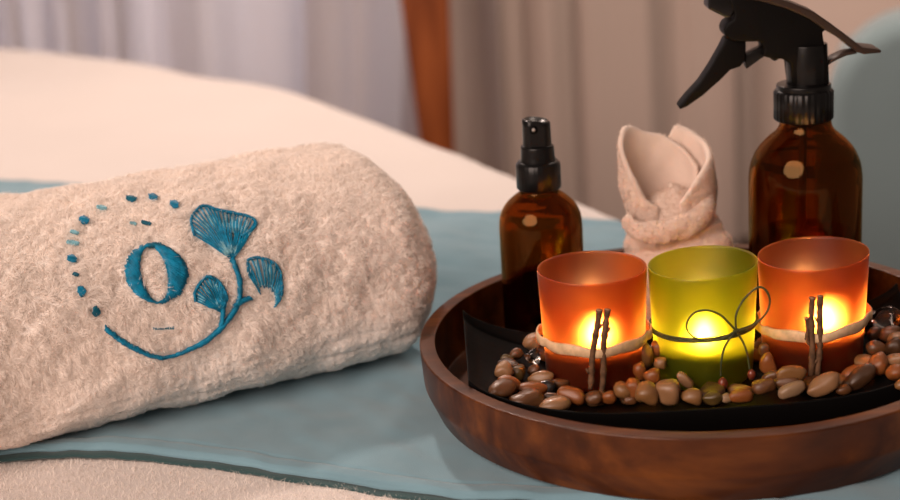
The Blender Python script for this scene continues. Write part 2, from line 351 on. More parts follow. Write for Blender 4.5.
# ------------------------------------------------------------------ bed, sheet, runner
EDGE = spline([(-2.6, 2.86), (-1.7, 2.78), (-1.05, 2.61), (-.65, 2.385), (-.43, 2.19), (-.26, 2.01), (-.15, 1.855), (-.045, 1.645), (.150, 1.262), (.315, .935), (.47, .60), (.60, .33), (.70, .10)], 50)
EDGE = EDGE+np.array([.031, .016])
ET = np.gradient(EDGE, axis=0); ET /= np.linalg.norm(ET, axis=1)[:, None]; EN = np.stack([-ET[:, 1], ET[:, 0]], 1)
RAD = .035
def drape(XY, off=0.):
    """lay points over the bed top and down its rounded side, off above the surface"""
    XY = np.asarray(XY, float); out = np.zeros((len(XY), 3)); OFF = np.broadcast_to(np.asarray(off, float), (len(XY),))
    for a in range(0, len(XY), 8000):
        q = XY[a:a+8000]; o = OFF[a:a+8000]; D = q[:, None, :]-EDGE[None]; k = (D**2).sum(2).argmin(1); n = EN[k]; d = (D[np.arange(len(q)), k]*n).sum(1)   # + outside
        t = d+RAD; e = q-n*d[:, None]; z = o.copy(); xy = q.copy(); R = RAD+o
        arc = (t > 0) & (t <= RAD*math.pi/2); ang = t/RAD
        xy[arc] = (e-n*RAD)[arc]+n[arc]*(R*np.sin(ang))[arc][:, None]; z[arc] = (R*np.cos(ang))[arc]-RAD
        dn = t > RAD*math.pi/2; fl = t-RAD*math.pi/2
        xy[dn] = e[dn]+n[dn]*o[dn][:, None]; z[dn] = -RAD-fl[dn]
        out[a:a+8000, :2] = xy; out[a:a+8000, 2] = z
    return out
def softwave(XY):
    P = np.c_[XY, np.zeros(len(XY))]; d = np.clip((XY[:, 1]-1.35)/.5, 0, 1)
    return (.0016*vnoise(P, 5, 21)+.0008*vnoise(P, 14, 22))*(1-d)+.006*d*vnoise(P, 2.2, 23)
bed = empty('treatment_bed', (-.6, 1.5, FZ), 'padded treatment bed under the white sheet', 'bed')
inner = EDGE[::6]-EN[::6]*.022; inner = inner[(inner[:, 1] > .12)]; poly = [tuple(p) for p in inner]+[(.5, .15), (-2.5, .15)]
poly = poly[:1]+[p for p, q in zip(poly[1:], poly[:-1]) if math.hypot(p[0]-q[0], p[1]-q[1]) > .004]; npz = len(poly); V = [(x, y, -.018) for x, y in poly]+[(x, y, -.11) for x, y in poly]
mk('padded_top', V, [tuple(range(npz)), tuple(range(npz, 2*npz))[::-1]]+[(i, i+npz, (i+1) % npz+npz, (i+1) % npz) for i in range(npz)], M['sheet'], bed, smooth=False)
for x, y in ((-2.2, .3), (.25, .35), (-2.2, 2.6), (-.75, 2.2)): mk('leg', *box((x, y, FZ+.295), (.07, .07, .59)), M['legs'], bed, smooth=False)
xs = np.linspace(-2.3, 1.0, 240); ys = np.r_[np.linspace(.16, 1.4, 150), np.linspace(1.41, 3.1, 110)]
G = np.array([(x, y) for x in xs for y in ys]); D3 = drape(G, -.0068+softwave(G)*.8)
keep = D3[:, 2] > -.42
Fc = [q for q in grid_faces(len(xs), len(ys), flip=False) if keep[list(q)].all()]
sheet = mk('bed_sheet', D3, Fc, M['sheet'], origin=(-.6, 1.5, 0)); tag(sheet, 'white bed sheet covering the treatment bed under the blue-grey runner', 'sheet')
sm = sheet.modifiers.new('thick', 'SOLIDIFY'); sm.thickness = .003; sm.offset = -1
# runner
FRONT = spline([(-1.2, .90), (-.7, .885), (-.45, .877), (-.27, .868), (-.18, .856), (-.091, .818), (-.008, .778), (.0493, .7615), (.20, .715), (.45, .63), (.8, .50)], 30)
BACK = spline([(-1.2, 1.86), (-.8, 1.70), (-.44, 1.542), (-.364, 1.508), (-.2, 1.432), (-.015, 1.340), (.14, 1.262), (.35, 1.16), (.8, .95)], 30)
def resamp(P, n):
    s = np.r_[0, np.cumsum(np.linalg.norm(np.diff(P, axis=0), axis=1))]; t = np.linspace(0, s[-1], n); return np.stack([np.interp(t, s, P[:, k]) for k in range(2)], 1)
nu, nv = 420, 150; A_ = resamp(FRONT, nu); B_ = resamp(BACK, nu); vv = np.linspace(0, 1, nv)**1.25
def runner_layer(inset, offz, hem):
    G = (A_[:, None]*(1-vv)[None, :, None]+B_[:, None]*vv[None, :, None]); w_ = np.linalg.norm(B_-A_, axis=1)[:, None]
    dist = vv[None]*w_; G = G+((B_-A_)/w_)[:, None]*(inset*(1-vv))[None, :, None]
    G = G.reshape(-1, 2); P = np.c_[G, np.zeros(len(G))]
    dd = dist.ravel(); back = (w_*(1-vv)[None]).ravel()
    h = softwave(G)+.0009*vnoise(P, 9, 31)+.0005*vnoise(P, 30, 32)
    if hem: h = h+.0014*(1/(1+np.exp((dd-.013)/.0007)))-.0012*np.exp(-((dd-.0145)/.0010)**2)+.0016*(1/(1+np.exp((back-.013)/.001)))
    h = h-.0035*(1 if hem else .3)*np.exp(-(dd/.0016)**2)
    return drape(G, offz+h)
R1 = runner_layer(0, -.0006, True); kp = R1[:, 2] > -.22
Fr = [q for q in grid_faces(nu, nv) if kp[list(q)].all()]
run = mk('bed_runner', R1, Fr, M['runner'], origin=(-.1, 1.1, 0)); tag(run, 'blue-grey cotton runner with a stitched hem laid across the white bed', 'bed runner')
sm = run.modifiers.new('thick', 'SOLIDIFY'); sm.thickness = .0022; sm.offset = -1
und = runner_layer(-.0045, -.0035, False)
mk('lining', und, Fr, cloth('dark_teal_lining', lin(52, 78, 80), 1500), run)['label'] = 'darker teal under layer showing along the hem'
run.children[0].modifiers.new('thick', 'SOLIDIFY').thickness = .0018; run.children[0].modifiers[0].offset = -1
# fuzz of the foreground sheet
n = 60000; q = np.stack([rng.uniform(-.33, .12, n), rng.uniform(.60, .885, n)], 1)
fy = np.interp(q[:, 0], FRONT[:, 0], FRONT[:, 1]); q = q[(q[:, 1] < fy+.002)]
P = drape(q, -.0068+softwave(q)*.8)
pile('terry_nap', P, np.tile([0, 0, 1.], (len(P), 1)), .0034, .00032, M['terry_fibre'], sheet, clump=.0022, lean=.5)
# ------------------------------------------------------------------ rolled towel
AX = np.array([.8955, .445]); AX /= np.linalg.norm(AX); NN = np.array([AX[1], -AX[0]])     # NN points to the viewer
C0 = np.array([-.1229, .9976]); SE = .088; SL = -.40           # ends of the roll along AX from C0
WH, HT = .086, .1310; ZB = .0006
def towel_pt(s, ph):
    """s 0..1 along, ph angle; rounded superellipse with a flatter underside"""
    s = np.asarray(s); ph = np.asarray(ph); c, sn = np.cos(ph), np.sin(ph); e = np.where(sn < 0, 2/3.3, 2/2.35)
    X = np.sign(c)*np.abs(c)**e; Zr = np.sign(sn)*np.abs(sn)**e
    L = SE-SL; pos = SL+s*L; dr = np.minimum(L-(pos-SL), pos-SL); rr = .029
    k = np.where(dr < rr, np.sqrt(np.clip(1-((rr-dr)/rr)**2, 0, 1)), 1.); shr = (1-k)*rr
    zc = HT/2; hz = HT/2-shr; hx = WH-shr
    zz = zc+Zr*hz; zz = np.where(Zr < 0, zc+np.maximum(Zr*1.02, -1)*hz, zz)
    lean = -.009*(np.clip(zz/HT, 0, 1))**1.6*np.clip((pos-0)/SE, 0, 1)**2+.008*np.sin(np.clip(zz/HT, 0, 1)*3.1)*np.clip(pos/SE, 0, 1)**2
    p = pos+lean; hxx = X*hx*(1-.05*(zz/HT))
    return np.stack([C0[0]+AX[0]*p+NN[0]*hxx, C0[1]+AX[1]*p+NN[1]*hxx, zz+ZB], -1)
ns, nph = 300, 230
e1 = np.linspace(0, 1, 26)**2*.075; S = np.r_[e1, np.linspace(.075, .925, ns-50)[1:-1], 1-e1[::-1]]; PH = np.linspace(0, 2*math.pi, nph, endpoint=False)
ns = len(S); TV = towel_pt(np.repeat(S, nph), np.tile(PH, ns))
cen_ax = np.c_[np.outer((TV[:, :2]-C0)@AX, AX)+C0, np.full(len(TV), HT/2+ZB)]; rad = TV-cen_ax; rad /= np.linalg.norm(rad, axis=1)[:, None]
amp = .0016*vnoise(TV, 14, 41)+.0009*vnoise(TV, 42, 42)+.0004*vnoise(TV, 130, 43)
# fold lines of the towel layers along the lower front
zz = TV[:, 2]; sloc = (TV[:, :2]-C0)@AX; front = ((TV[:, :2]-C0)@NN) > .02
for z_, d_ in ((.020, .0013), (.031, .0007)): amp -= np.where(front, d_*np.exp(-((zz-z_-.008*np.sin(sloc*9))/.0014)**2), 0)
TV = TV+rad*amp[:, None]
TF = grid_faces(ns, nph, wrapv=True); TF.append(tuple(range(nph))); TF.append(tuple((ns-1)*nph+k for k in range(nph))[::-1])
towel = mk('rolled_towel', TV, TF, M['terry'], origin=(C0[0], C0[1], ZB)); tag(towel, 'thick white terry towel rolled up, with a teal embroidered emblem, on the runner', 'towel')
BV = BVHTree.FromPolygons([tuple(v) for v in TV], [q for q in TF if len(q) == 4])
CAMV = Vector((0, 0, CH))
def onto(px, py):
    d = Vector(ray(px, py)).normalized(); h = BV.ray_cast(CAMV, d)
    if h[0] is None: return None, None
    nn = h[1]; nn = nn if nn.dot(d) < 0 else -nn
    return np.array(h[0]), np.array(nn)
# emblem -----------------------------------------------------------
STW = .00042
MASK = []
def stitch(a, b_, lift=.0014, r=STW, n=5, ends=0.0017):
    """one thread from pixel point a to b, arched a little over the towel"""
    P = []
    for t in np.linspace(0, 1, n):
        p, nn = onto(a[0]+(b_[0]-a[0])*t, a[1]+(b_[1]-a[1])*t)
        if p is None: return None
        P.append(p+nn*(ends+(lift)*math.sin(math.pi*t)**.6))
    return tube(P, r, 5)
def embroider(name, segs, matl, label=None, **kw):
    parts = [x for x in (stitch(a, b_, **kw) for a, b_ in segs) if x]
    o = mk(name, *join(*parts), matl, towel)
    if label: o['label'] = label
    return o
def mask(poly): MASK.append(poly)
def toward(a, q, t): return (a[0]+(q[0]-a[0])*t, a[1]+(q[1]-a[1])*t)
def ell(c, rx, ry, rot, t):
    x, y = rx*math.cos(t), ry*math.sin(t); return (c[0]+x*math.cos(rot)-y*math.sin(rot), c[1]+x*math.sin(rot)+y*math.cos(rot))
segs = []; oo, ii = [], []
for k in range(300):
    t = 2*math.pi*k/300
    o_ = ell((155.8, 273.6), 31.5, 28.2, .35, t); i_ = ell((153.5, 274.3), 13.2, 27.6, -.20, t+.0)
    dx = o_[0]-i_[0]; dy = o_[1]-i_[1]; L_ = math.hypot(dx, dy); oo.append(o_); ii.append(i_)
    if L_ < .8: continue
    j = random.uniform(-1.5, 1.2); segs.append(((i_[0]+dx/L_*j*.5, i_[1]+dy/L_*j*.5), (o_[0]+dx/L_*j, o_[1]+dy/L_*j)))
embroider('embroidered_letter', segs, M['teal'], 'teal embroidered letter O', lift=.0012)
for k in range(0, 300, 10): mask([oo[k], oo[(k+10) % 300], ii[(k+10) % 300], ii[k]])
segs = [((148+i*1.1+random.uniform(-.6, .6), 244.2+random.uniform(-.8, .5)), (148.8+i*1.1, 249+random.uniform(-.5, .5))) for i in range(12)]
embroider('embroidered_letter_top', segs, M['teal_dark'])
def satin(path, widths, name, matl, label=None, step=.42, jit=.45, lift=.0014):
    P = resamp(spline(path, 10), max(4, int(np.linalg.norm(np.diff(np.array(path), axis=0), axis=1).sum()/step))); n = len(P)
    T = np.gradient(P, axis=0); T /= np.linalg.norm(T, axis=1)[:, None]; Nn = np.stack([-T[:, 1], T[:, 0]], 1); W = np.interp(np.linspace(0, 1, n), np.linspace(0, 1, len(widths)), widths)
    segs = []
    for i in range(n):
        sk = T[i]*1.2; a = P[i]+Nn[i]*(W[i]/2+random.uniform(-jit, jit))+sk; b_ = P[i]-Nn[i]*(W[i]/2+random.uniform(-jit, jit))-sk; segs.append((a, b_))
    for i in range(0, n-6, 6):
        k = min(i+6, n-1); mask([P[i]+Nn[i]*W[i]/2, P[k]+Nn[k]*W[k]/2, P[k]-Nn[k]*W[k]/2, P[i]-Nn[i]*W[i]/2])
    return embroider(name, segs, matl, label, lift=lift)
o40 = lambda L, s=2.63, ox=40, oy=180: [(ox+x/s, oy+y/s) for x, y in L]
satin(o40([(170, 388), (195, 406), (220, 425), (270, 452), (310, 464), (350, 459), (400, 440), (440, 418), (480, 380), (510, 338), (523, 300), (520, 250), (502, 208)]),
      [4.0, 4.6, 4.6, 4.2, 3.0, 3.2, 4.4, 4.6, 4.6, 5.0, 4.6, 4.4, 4.6], 'embroidered_stem', M['teal'])
satin(o40([(508, 332), (528, 316), (552, 308)]), [4.5, 5, 4], 'embroidered_twig', M['teal'])
satin(o40([(474, 378), (478, 350), (478, 330)]), [4, 3.5, 3.5], 'embroidered_twig', M['teal'])
def leaf(apex, rim, name, label, nl, solid=.35, start=0.):
    """fan leaf: veins from the apex to the rim, a solid heel, a satin rim"""
    R = resamp(spline(rim, 10), nl); segs, pale = [], []; ap = np.array(apex)
    for i, q in enumerate(R):
        d = q-ap; s0 = start+.02+.05*random.random(); e = 1+random.uniform(-.02, .02); per = np.array([-d[1], d[0]]); per /= np.linalg.norm(per)
        for o_ in (-.35, .35): segs.append((ap+d*s0+per*o_*.5, ap+d*e+per*o_))
        if i < nl-1:
            m_ = (q+R[i+1])/2-ap; pale.append((ap+m_*(start+.1), ap+m_*(solid+start+random.uniform(0, .12))))
            if random.random() < .8: pale.append((ap+m_*random.uniform(.5, .6), ap+m_*random.uniform(.7, .96)))
    root = embroider(name, segs, M['teal'], label, lift=.0008, r=.00040, n=7)
    parts = [x for x in (stitch(a, b_, lift=.0006, r=.00042) for a, b_ in pale) if x]; mk('leaf_shading', *join(*parts), M['teal_pale'], root)
    sp = resamp(spline(rim, 10), int(nl*3.2)); T = np.gradient(sp, axis=0); T /= np.linalg.norm(T, axis=1)[:, None]; sg = []
    for i in range(len(sp)):
        nn = np.array([-T[i][1], T[i][0]]); sg.append((sp[i]+nn*1.15+T[i]*.8, sp[i]-nn*1.15-T[i]*.8))
    parts = [x for x in (stitch(a, b_, lift=.0010) for a, b_ in sg) if x]; mk('leaf_edge', *join(*parts), M['teal'], root)
    for i in range(nl-1): mask([toward(ap, R[i], start), tuple(R[i]), tuple(R[i+1]), toward(ap, R[i+1], start)])
leaf(*[o40([(503, 212)])[0]], o40([(404, 148), (397, 118), (407, 88), (432, 74), (470, 84), (518, 93), (556, 103), (567, 121), (550, 140), (530, 152)]), 'embroidered_leaf', 'largest teal fan-shaped leaf at the top of the stem', 26)
leaf(*[o40([(479, 348)])[0]], o40([(408, 318), (404, 300), (412, 282), (424, 264), (440, 255), (462, 262), (480, 284), (488, 312)]), 'embroidered_leaf', 'small teal fan leaf left of the stem', 17, .5)
o17 = lambda L: o40(L, 3.57, 170, 190)
leaf(o17([(352, 432)])[0], o17([(284, 306), (276, 276), (280, 252), (318, 244), (360, 258), (388, 290), (398, 332), (396, 372), (386, 398)]), 'embroidered_leaf', 'small teal fan leaf at the far right of the emblem', 18, .05, .42)
for cx_, cy_, w_, h_, mm in ((131.6, 201, 10, 5, 'teal_dark'), (153.7, 199.6, 9, 6, 'teal'), (101.7, 210.5, 9, 3.5, 'teal_pale'), (84.4, 222, 9, 7, 'teal'), (74, 234.5, 8, 2.2, 'teal_pale'), (72.4, 245.3, 11, 3, 'teal_pale'),
                            (71.6, 260.4, 9, 7, 'teal'), (75.6, 275.7, 6, 2.4, 'teal_dark'), (80.9, 292, 7, 9, 'teal'), (94.8, 311, 7, 10, 'teal_dark'), (175, 206.5, 8, 7, 'teal'), (146.6, 225.6, 9, 2.6, 'teal_dark'), (133.5, 226, 7, 1.3, 'teal_pale')):
    sg = []; n = max(4, int(w_/.5))
    for i in range(n):
        u = -.5+(i+.5)/n; hh = h_*(1-1.6*abs(u)**1.4)*.5+.3; x_ = cx_+u*w_; yy = cy_+2.0*u+random.uniform(-.4, .4); sg.append(((x_+.5, yy-hh), (x_-.5, yy+hh)))
    embroider('embroidered_dash', sg, M[mm], lift=.0012); mask([(cx_-w_/2, cy_-h_*.3), (cx_, cy_-h_/2), (cx_+w_/2, cy_-h_*.1), (cx_, cy_+h_/2)])
sg = []
for i in range(16):
    x_ = 152.5+i*1.33; k = i % 4; b0 = 328.6-i*.09
    sg.append(((x_, b0-(2.0 if i > 8 and k != 1 else 1.1)), (x_+.2, b0+1.1)))
    if k < 3: sg.append(((x_, b0+(.2 if k else -.9)), (x_+1.2, b0+(.1 if k else -.9))))
parts = [x for x in (stitch(a, b_, lift=.0005, r=.00024, ends=.0026) for a, b_ in sg) if x]
o = mk('embroidered_lettering', *join(*parts), M['teal_dark'], towel); o['label'] = 'tiny line of dark teal lettering under the letter'
mask([(151, 326), (175, 325), (175, 330.5), (151, 331)])
# pile
def wf(c, N):
    d = c-np.array([0, 0, CH]); vis = (N*d).sum(1) < .12*np.linalg.norm(d, axis=1)
    s_ = (c[:, :2]-C0)@AX; return np.where(vis, 1., .05)*np.where(s_ < -.36, .5, 1.)
P, N = sample_tris(TV, TF, 240000, wf)
fl = (N*(P-cen_ax.mean(0))).sum(1) < 0
cc = np.c_[np.outer((P[:, :2]-C0)@AX, AX)+C0, np.full(len(P), HT/2+ZB)]; fl = (N*(P-cc)).sum(1) < 0; N[fl] *= -1
pp = proj(P); bad = np.zeros(len(P), bool); near = (pp[:, 0] > 55) & (pp[:, 0] < 295) & (pp[:, 1] > 185) & (pp[:, 1] < 370) & ((N*(P-np.array([0, 0, CH]))).sum(1) < 0)
idx = np.where(near)[0]; sub = pp[idx]; hit = np.zeros(len(idx), bool)
for pl in MASK: hit |= in_poly(sub, pl)
bad[idx] = hit
nearby = np.zeros(len(P), bool); acc = np.zeros(len(idx), bool)
for dx, dy in ((2, 0), (-2, 0), (0, 2), (0, -2), (1.4, 1.4), (-1.4, 1.4), (1.4, -1.4), (-1.4, -1.4), (0, 3.2), (0, -3.2)):
    for pl in MASK: acc |= in_poly(sub+np.array([dx, dy]), pl)
nearby[idx] = acc; bad |= P[:, 2] < ZB+.0008; P, N, nearby = P[~bad], N[~bad], nearby[~bad]
# the lower band of the towel is worn smoother
lowf = 1/(1+np.exp(-(P[:, 2]-.043-.012*vnoise(P, 9, 77))/.008)); Ln = np.where(nearby, .0020, .0013+.0032*lowf)
pile('terry_pile', P, N, Ln, .00044, M['terry_fibre'], towel, clump=.0042, lean=.8, curl=.8, drop=.25)
# ------------------------------------------------------------------ round wooden tray
TC = np.array([.1428, .8955]); TR = .1640
prof = rnd([(0, .0078), (.1535, .0078), (.1556, .018), (.1552, .0404), (.1556, .0408), (.1640, .0408), (.1645, .0400), (.1632, .018), (.1560, .0015), (.148, 0.0), (0, 0)], 5, .0014)
TZ = .0006
tray = mk('round_tray', *lathe(prof, (*TC, TZ-.0), 160, cap=False), M['wood'], origin=(*TC, TZ)); tag(tray, 'round dark wooden serving tray with a raised rim, on the blue-grey runner', 'tray')
TFL = TZ+.0078
# ------------------------------------------------------------------ black curved dish
DC = np.array([.1408, .8800]); DL, DW = .1352, .0590
DS = TFL+.0052                                           # top of the inner surface in the middle
def dtop(u): return DS+.0245*np.abs(u/DL)**4+.0015*np.abs(u/DL)**2
nu_, nv_ = 90, 40; us = np.linspace(-DL, DL, nu_); vs = np.linspace(-1, 1, nv_); vs = np.sign(vs)*np.abs(vs)**.6
V = []
for u in us:
    for v in vs:
        lip = (.0092-.0055*abs(u/DL)**3)*np.clip((abs(v)-.90)/.06, 0, 1)**2+.002*np.clip((abs(u)/DL-.965)/.03, 0, 1)
        V.append((DC[0]+u, DC[1]+v*DW*(1+(.15*(1-abs(u/DL)**2.2) if v < 0 else 0)), dtop(u)+lip))
for u in us:
    for v in vs: V.append((DC[0]+u, DC[1]+v*(DW-.002)*(1+(.15*(1-abs(u/DL)**2.2) if v < 0 else 0)), dtop(u)-.0052))
n0 = nu_*nv_; Fd = grid_faces(nu_, nv_)+grid_faces(nu_, nv_, off=n0, flip=True)
for i in range(nu_-1): Fd += [(i*nv_, n0+i*nv_, n0+(i+1)*nv_, (i+1)*nv_), (i*nv_+nv_-1, (i+1)*nv_+nv_-1, n0+(i+1)*nv_+nv_-1, n0+i*nv_+nv_-1)]
for j in range(nv_-1): Fd += [(j, j+1, n0+j+1, n0+j), ((nu_-1)*nv_+j, n0+(nu_-1)*nv_+j, n0+(nu_-1)*nv_+j+1, (nu_-1)*nv_+j+1)]
dish = mk('candle_dish', V, Fd, M['dish'], origin=(*DC, TFL)); tag(dish, 'black oblong dish with upswept ends, full of pebbles, inside the round tray', 'dish')
bevel(dish, .0007, 2, 50)
# ------------------------------------------------------------------ votive glasses
def votive(c, zb, ht, rt, rb, mo, mi, name, label, tiltx=0., tilty=0.):
    e = empty(name, (c[0], c[1], zb), label, 'candle holder')
    n = 96; ro_, th = [], .0021; H_ = ht
    outer = rnd([(0, 0), (rb-.002, 0), (rb, .003), (rt-.0004, H_-.002), (rt-.0006, H_)], 4, .0015)
    inner_ = rnd([(rt-.0006, H_), (rt-th, H_-.0003), (rb-th, .0055), (0, .0045)], 4, .0012)
    pts = outer+inner_[1:]; V, Fc = lathe(pts, (0, 0, 0), n, cap=False); ko = len(outer)-1
    fm = [0]*(ko*n)+[1]*((len(pts)-1-ko)*n)
    V = np.array(V); V[:, 2] += tiltx*V[:, 0]+tilty*V[:, 1]*0; V += np.array([c[0], c[1], zb])
    mk('glass_cup', V, Fc, [mo, mi], e, fm=fm)
    return e
def tealight(c, zb, dx, dy, label, fz=0.):
    x, y = c[0]+dx, c[1]+dy; e = empty('tealight_candle', (x, y, zb), label, 'candle')
    mk('metal_cup', *lathe(rnd([(0, 0), (.0188, 0), (.0190, .0155), (.0196, .0160), (.0186, .0158), (.0184, .001), (0, .001)], 2, .0004), (x, y, zb), 48, False), M['metal'], e)
    mk('wax', *lathe([(0, .0012), (.0182, .0012), (.0182, .0128), (.0150, .0122), (0, .0120)], (x, y, zb), 48, False), M['wax'], e)
    mk('wick', *tube([(x, y, zb+.0118), (x+.0003, y, zb+.0155), (x+.0012, y, zb+.0178)], .0006, 8), M['wick'], e)
    z0 = zb+.0165
    mk('flame', *lathe([(0, 0), (.0017, .0012), (.0029, .0038), (.0030, .0062), (.0022, .0098), (.0011, .0135), (0, .0172)], (x+.0004, y, z0), 20, False), M['flame'], e)
    return e
VT = [(.0815, .8830), (.1458, .8822), (.2105, .8838)]
VB = [DS+.0048, DS+.0012, DS+.0050]
VHt = [.0860-VB[0], .0850-VB[1], .0858-VB[2]]
v1 = votive(VT[0], VB[0], VHt[0], .0322, .0290, M['red_out'], M['red_in'], 'votive_glass', 'orange-red frosted candle glass on the left, beside the small spray bottle')
v2 = votive(VT[1], VB[1], VHt[1], .0320, .0286, M['grn_out'], M['grn_in'], 'votive_glass', 'lime-yellow frosted candle glass in the middle with a cord bow', tiltx=.04)
v3 = votive(VT[2], VB[2], VHt[2], .0322, .0290, M['red_out'], M['red_in'], 'votive_glass', 'orange-red frosted candle glass on the right, before the trigger bottle', tiltx=.05)
tealight(VT[0], VB[0]+.0065, .001, -.004, 'lit tealight inside the left orange-red glass')
tealight(VT[1], VB[1]+.0065, -.001, -.005, 'lit tealight inside the lime-yellow glass')
tealight(VT[2], VB[2]+.0065, .005, -.003, 'lit tealight inside the right orange-red glass')
def band(e, c, z, tilt, bulge_l, label=None):
    n = 96; A = np.linspace(0, 2*math.pi, n, endpoint=False); V = []
    for hz, rr in ((-.0033, .0004), (-.0026, .0012), (0, .0014), (.0026, .0012), (.0033, .0004), (.0026, -.0001), (-.0026, -.0001)):
        for a in A:
            fr_ = max(0, -math.sin(a)); r = .0312+.0024*max(0, math.cos(a-math.radians(268)))**14+rr+(.0016 if abs(math.cos(a)) > .93 else 0)*1.0
            wob = .0005*math.sin(a*7+z*900)
            V.append((c[0]+r*math.cos(a), c[1]+r*math.sin(a), z+hz*(1+.12*math.sin(a*5))+tilt*r*math.cos(a)+wob))
    mk('tan_cord', V, grid_faces(7, n, True, True), M['ribbon'], e)
def twig(e, px0, px1, Y, r=.0017, seed=0, knob=None):
    a, b_ = Py(*px0, Y), Py(*px1, Y); rr = np.random.default_rng(seed); n = 26; P = a+(b_-a)*np.linspace(0, 1, n)[:, None]
    P[:, 0] += .0005*np.sin(np.linspace(0, 7, n)+seed); P[:, 1] += .0003*np.sin(np.linspace(0, 9, n)+seed)
    R = r*(1+.10*rr.normal(size=n)); R[0] *= 1.12; R[n//3] *= 1.3; R[3*n//4] *= 1.35
    parts = [tube(P, R, 12)]
    if knob is not None:
        for t, sx in knob:
            p = P[int(t*(n-1))]; parts.append(tube([p, p+np.array([sx*.0022, -.0006, .0014]), p+np.array([sx*.0030, -.0008, .0032])], [.0011, .0009, .0005], 8))
    o = mk('twig', *join(*parts), [M['twig'], M['twig_cut']], e, fm=None)
    me = o.data; me.polygons[len(tube(P, R, 12)[1])-2].material_index = 1
band(v1, VT[0], .0455, .00, 0)
twig(v1, (598.5, 310), (589.5, 389), VT[0][1]-.0338, seed=1, knob=[(.25, 1), (.8, -1)])
twig(v1, (606.8, 309.5), (601.5, 391), VT[0][1]-.0335, seed=2, knob=[(.3, 1)])
band(v3, VT[2], .0462, .075, 0)
twig(v3, (812.3, 297.5), (811.2, 376), VT[2][1]-.0338, seed=3, knob=[(.85, 1)])
twig(v3, (821.0, 295.5), (818.0, 377), VT[2][1]-.0335, seed=4, knob=[(.35, -1)])
twig(v3, (806.5, 318), (808.6, 345), VT[2][1]-.0336, r=.0011, seed=6)
# bow on the middle glass
Yb = VT[1][1]-.0325
n = 80; A = np.linspace(0, 2*math.pi, n, endpoint=False); zr = .0478
parts = [tube([(VT[1][0]+.0312*math.cos(a), VT[1][1]+.0312*math.sin(a), zr+.055*.031*math.cos(a)+dz) for a in A], .00075, 8, closed=True) for dz in (0, .0016)]
def wirep(L, dy=0.): return spline([Py(680+x/4.17, 280+y/4.17, Yb-.0012-dy*(1 if i % 2 else .7)) for i, (x, y) in enumerate(L)], 8)
K = (234, 212)
parts.append(tube(wirep([K, (205, 180), (165, 143), (112, 126), (62, 136), (32, 170), (30, 208), (60, 240), (112, 256), (170, 247), K], .0015), .00062, 8))
parts.append(tube(wirep([K, (233, 150), (255, 98), (290, 56), (330, 30), (362, 48), (375, 92), (357, 140), (312, 182), K], .002), .00062, 8))
kp_ = Py(680+K[0]/4.17, 280+K[1]/4.17, Yb-.001); parts.append(tube([kp_+np.array([-.0016, 0, -.0006]), kp_, kp_+np.array([.0016, 0, .0006])], [.0009, .0014, .0009], 10))
parts.append(tube(wirep([K, (205, 248), (182, 292), (172, 345), (170, 400)], .001), .00062, 8))
parts.append(tube(wirep([K, (262, 258), (281, 310), (290, 372)], .001), .00062, 8))
mk('cord_bow', *join(*parts), M['wire'], v2)
for (x, y, rx, rz_) in ((178, 432, .0030, .0040), (298, 394, .0025, .0034)):
    p = Py(680+x/4.17, 280+y/4.17, Yb-.002); mk('bead', *lathe([(0, -rz_), (rx*.6, -rz_*.8), (rx, -rz_*.1), (rx*.85, rz_*.5), (rx*.35, rz_*.9), (0, rz_)], p, 20, False), M['berry'], v2)
# ------------------------------------------------------------------ pebbles
import bmesh
def pebble_mesh(seed, lump=.17):
    bm = bmesh.new(); bmesh.ops.create_icosphere(bm, subdivisions=3, radius=1); r = np.random.default_rng(seed)
    P = np.array([v.co[:] for v in bm.verts]); e = r.uniform(.75, 1.0); P2 = np.sign(P)*np.abs(P)**e
    d = 1+lump*vnoise(P, .35, seed)+lump*.3*vnoise(P, .9, seed+50); P2 = P2*d[:, None]; P2 *= (1+.15*np.outer(P[:, 0], [0, 1, 1])+0)
    for v, p in zip(bm.verts, P2): v.co = p
    me = bpy.data.meshes.new('pebble'); bm.to_mesh(me); bm.free(); me.polygons.foreach_set('use_smooth', np.ones(len(me.polygons), bool)); return me
placed = []
def surf(x, y): return float(dtop(x-DC[0]))
def pebble(px, py, lw, lh, ang, colr, label, z=.0265, name='pebble', seed=None, thick=None, lump=.17, group='pebbles around the candle glasses'):
    """px,py the stone's middle in the photo, lw x lh its apparent size"""
    p = Pz(px, py, z); k = np.linalg.norm(p-np.array([0, 0, CH]))/F_PX; a, b_ = lw*k/2, lh*k/2
    zz = max(z, surf(p[0], p[1])+b_*.8)
    if abs(zz-z) > 1e-5: p = Pz(px, py, zz)
    me = pebble_mesh(seed if seed is not None else int(px*7+py*3) % 997, lump); me.materials.append(ST[colr] if colr in ST else M[colr])
    o = bpy.data.objects.new(name, me); COL.objects.link(o); o.location = (p[0], p[1], p[2]+Z0)
    t = thick or min(a, b_)*1.05
    o.rotation_euler = (0, -math.radians(ang), random.uniform(-.4, .4)); o.scale = (a, t, b_)
    tag(o, label, 'pebble' if name == 'pebble' else 'glass stone', group); placed.append((p, max(a, b_))); return o
B = pebble
B(532.5, 342, 20, 17, 10, 'pink', 'pale pink pebble against the left orange-red glass, above a clear glass stone', .034)
o = B(532.5, 357, 17, 17, 0, 'clear', 'clear glass stone beside the left orange-red glass', .030, 'glass_pebble', lump=.22)
B(517, 354, 15, 11, 5, 'brown', 'small brown pebble just left of the clear glass stone', .028)
B(507, 359, 13, 9, -10, 'olive', 'small dark olive pebble at the left tip of the pebble heap', .026)
B(503, 371.5, 19, 17, 30, 'pink', 'pale pinkish pebble at the far left of the heap', .027)
B(517.5, 373, 16, 15, 0, 'olive', 'glossy round olive pebble below the clear glass stone', .027)
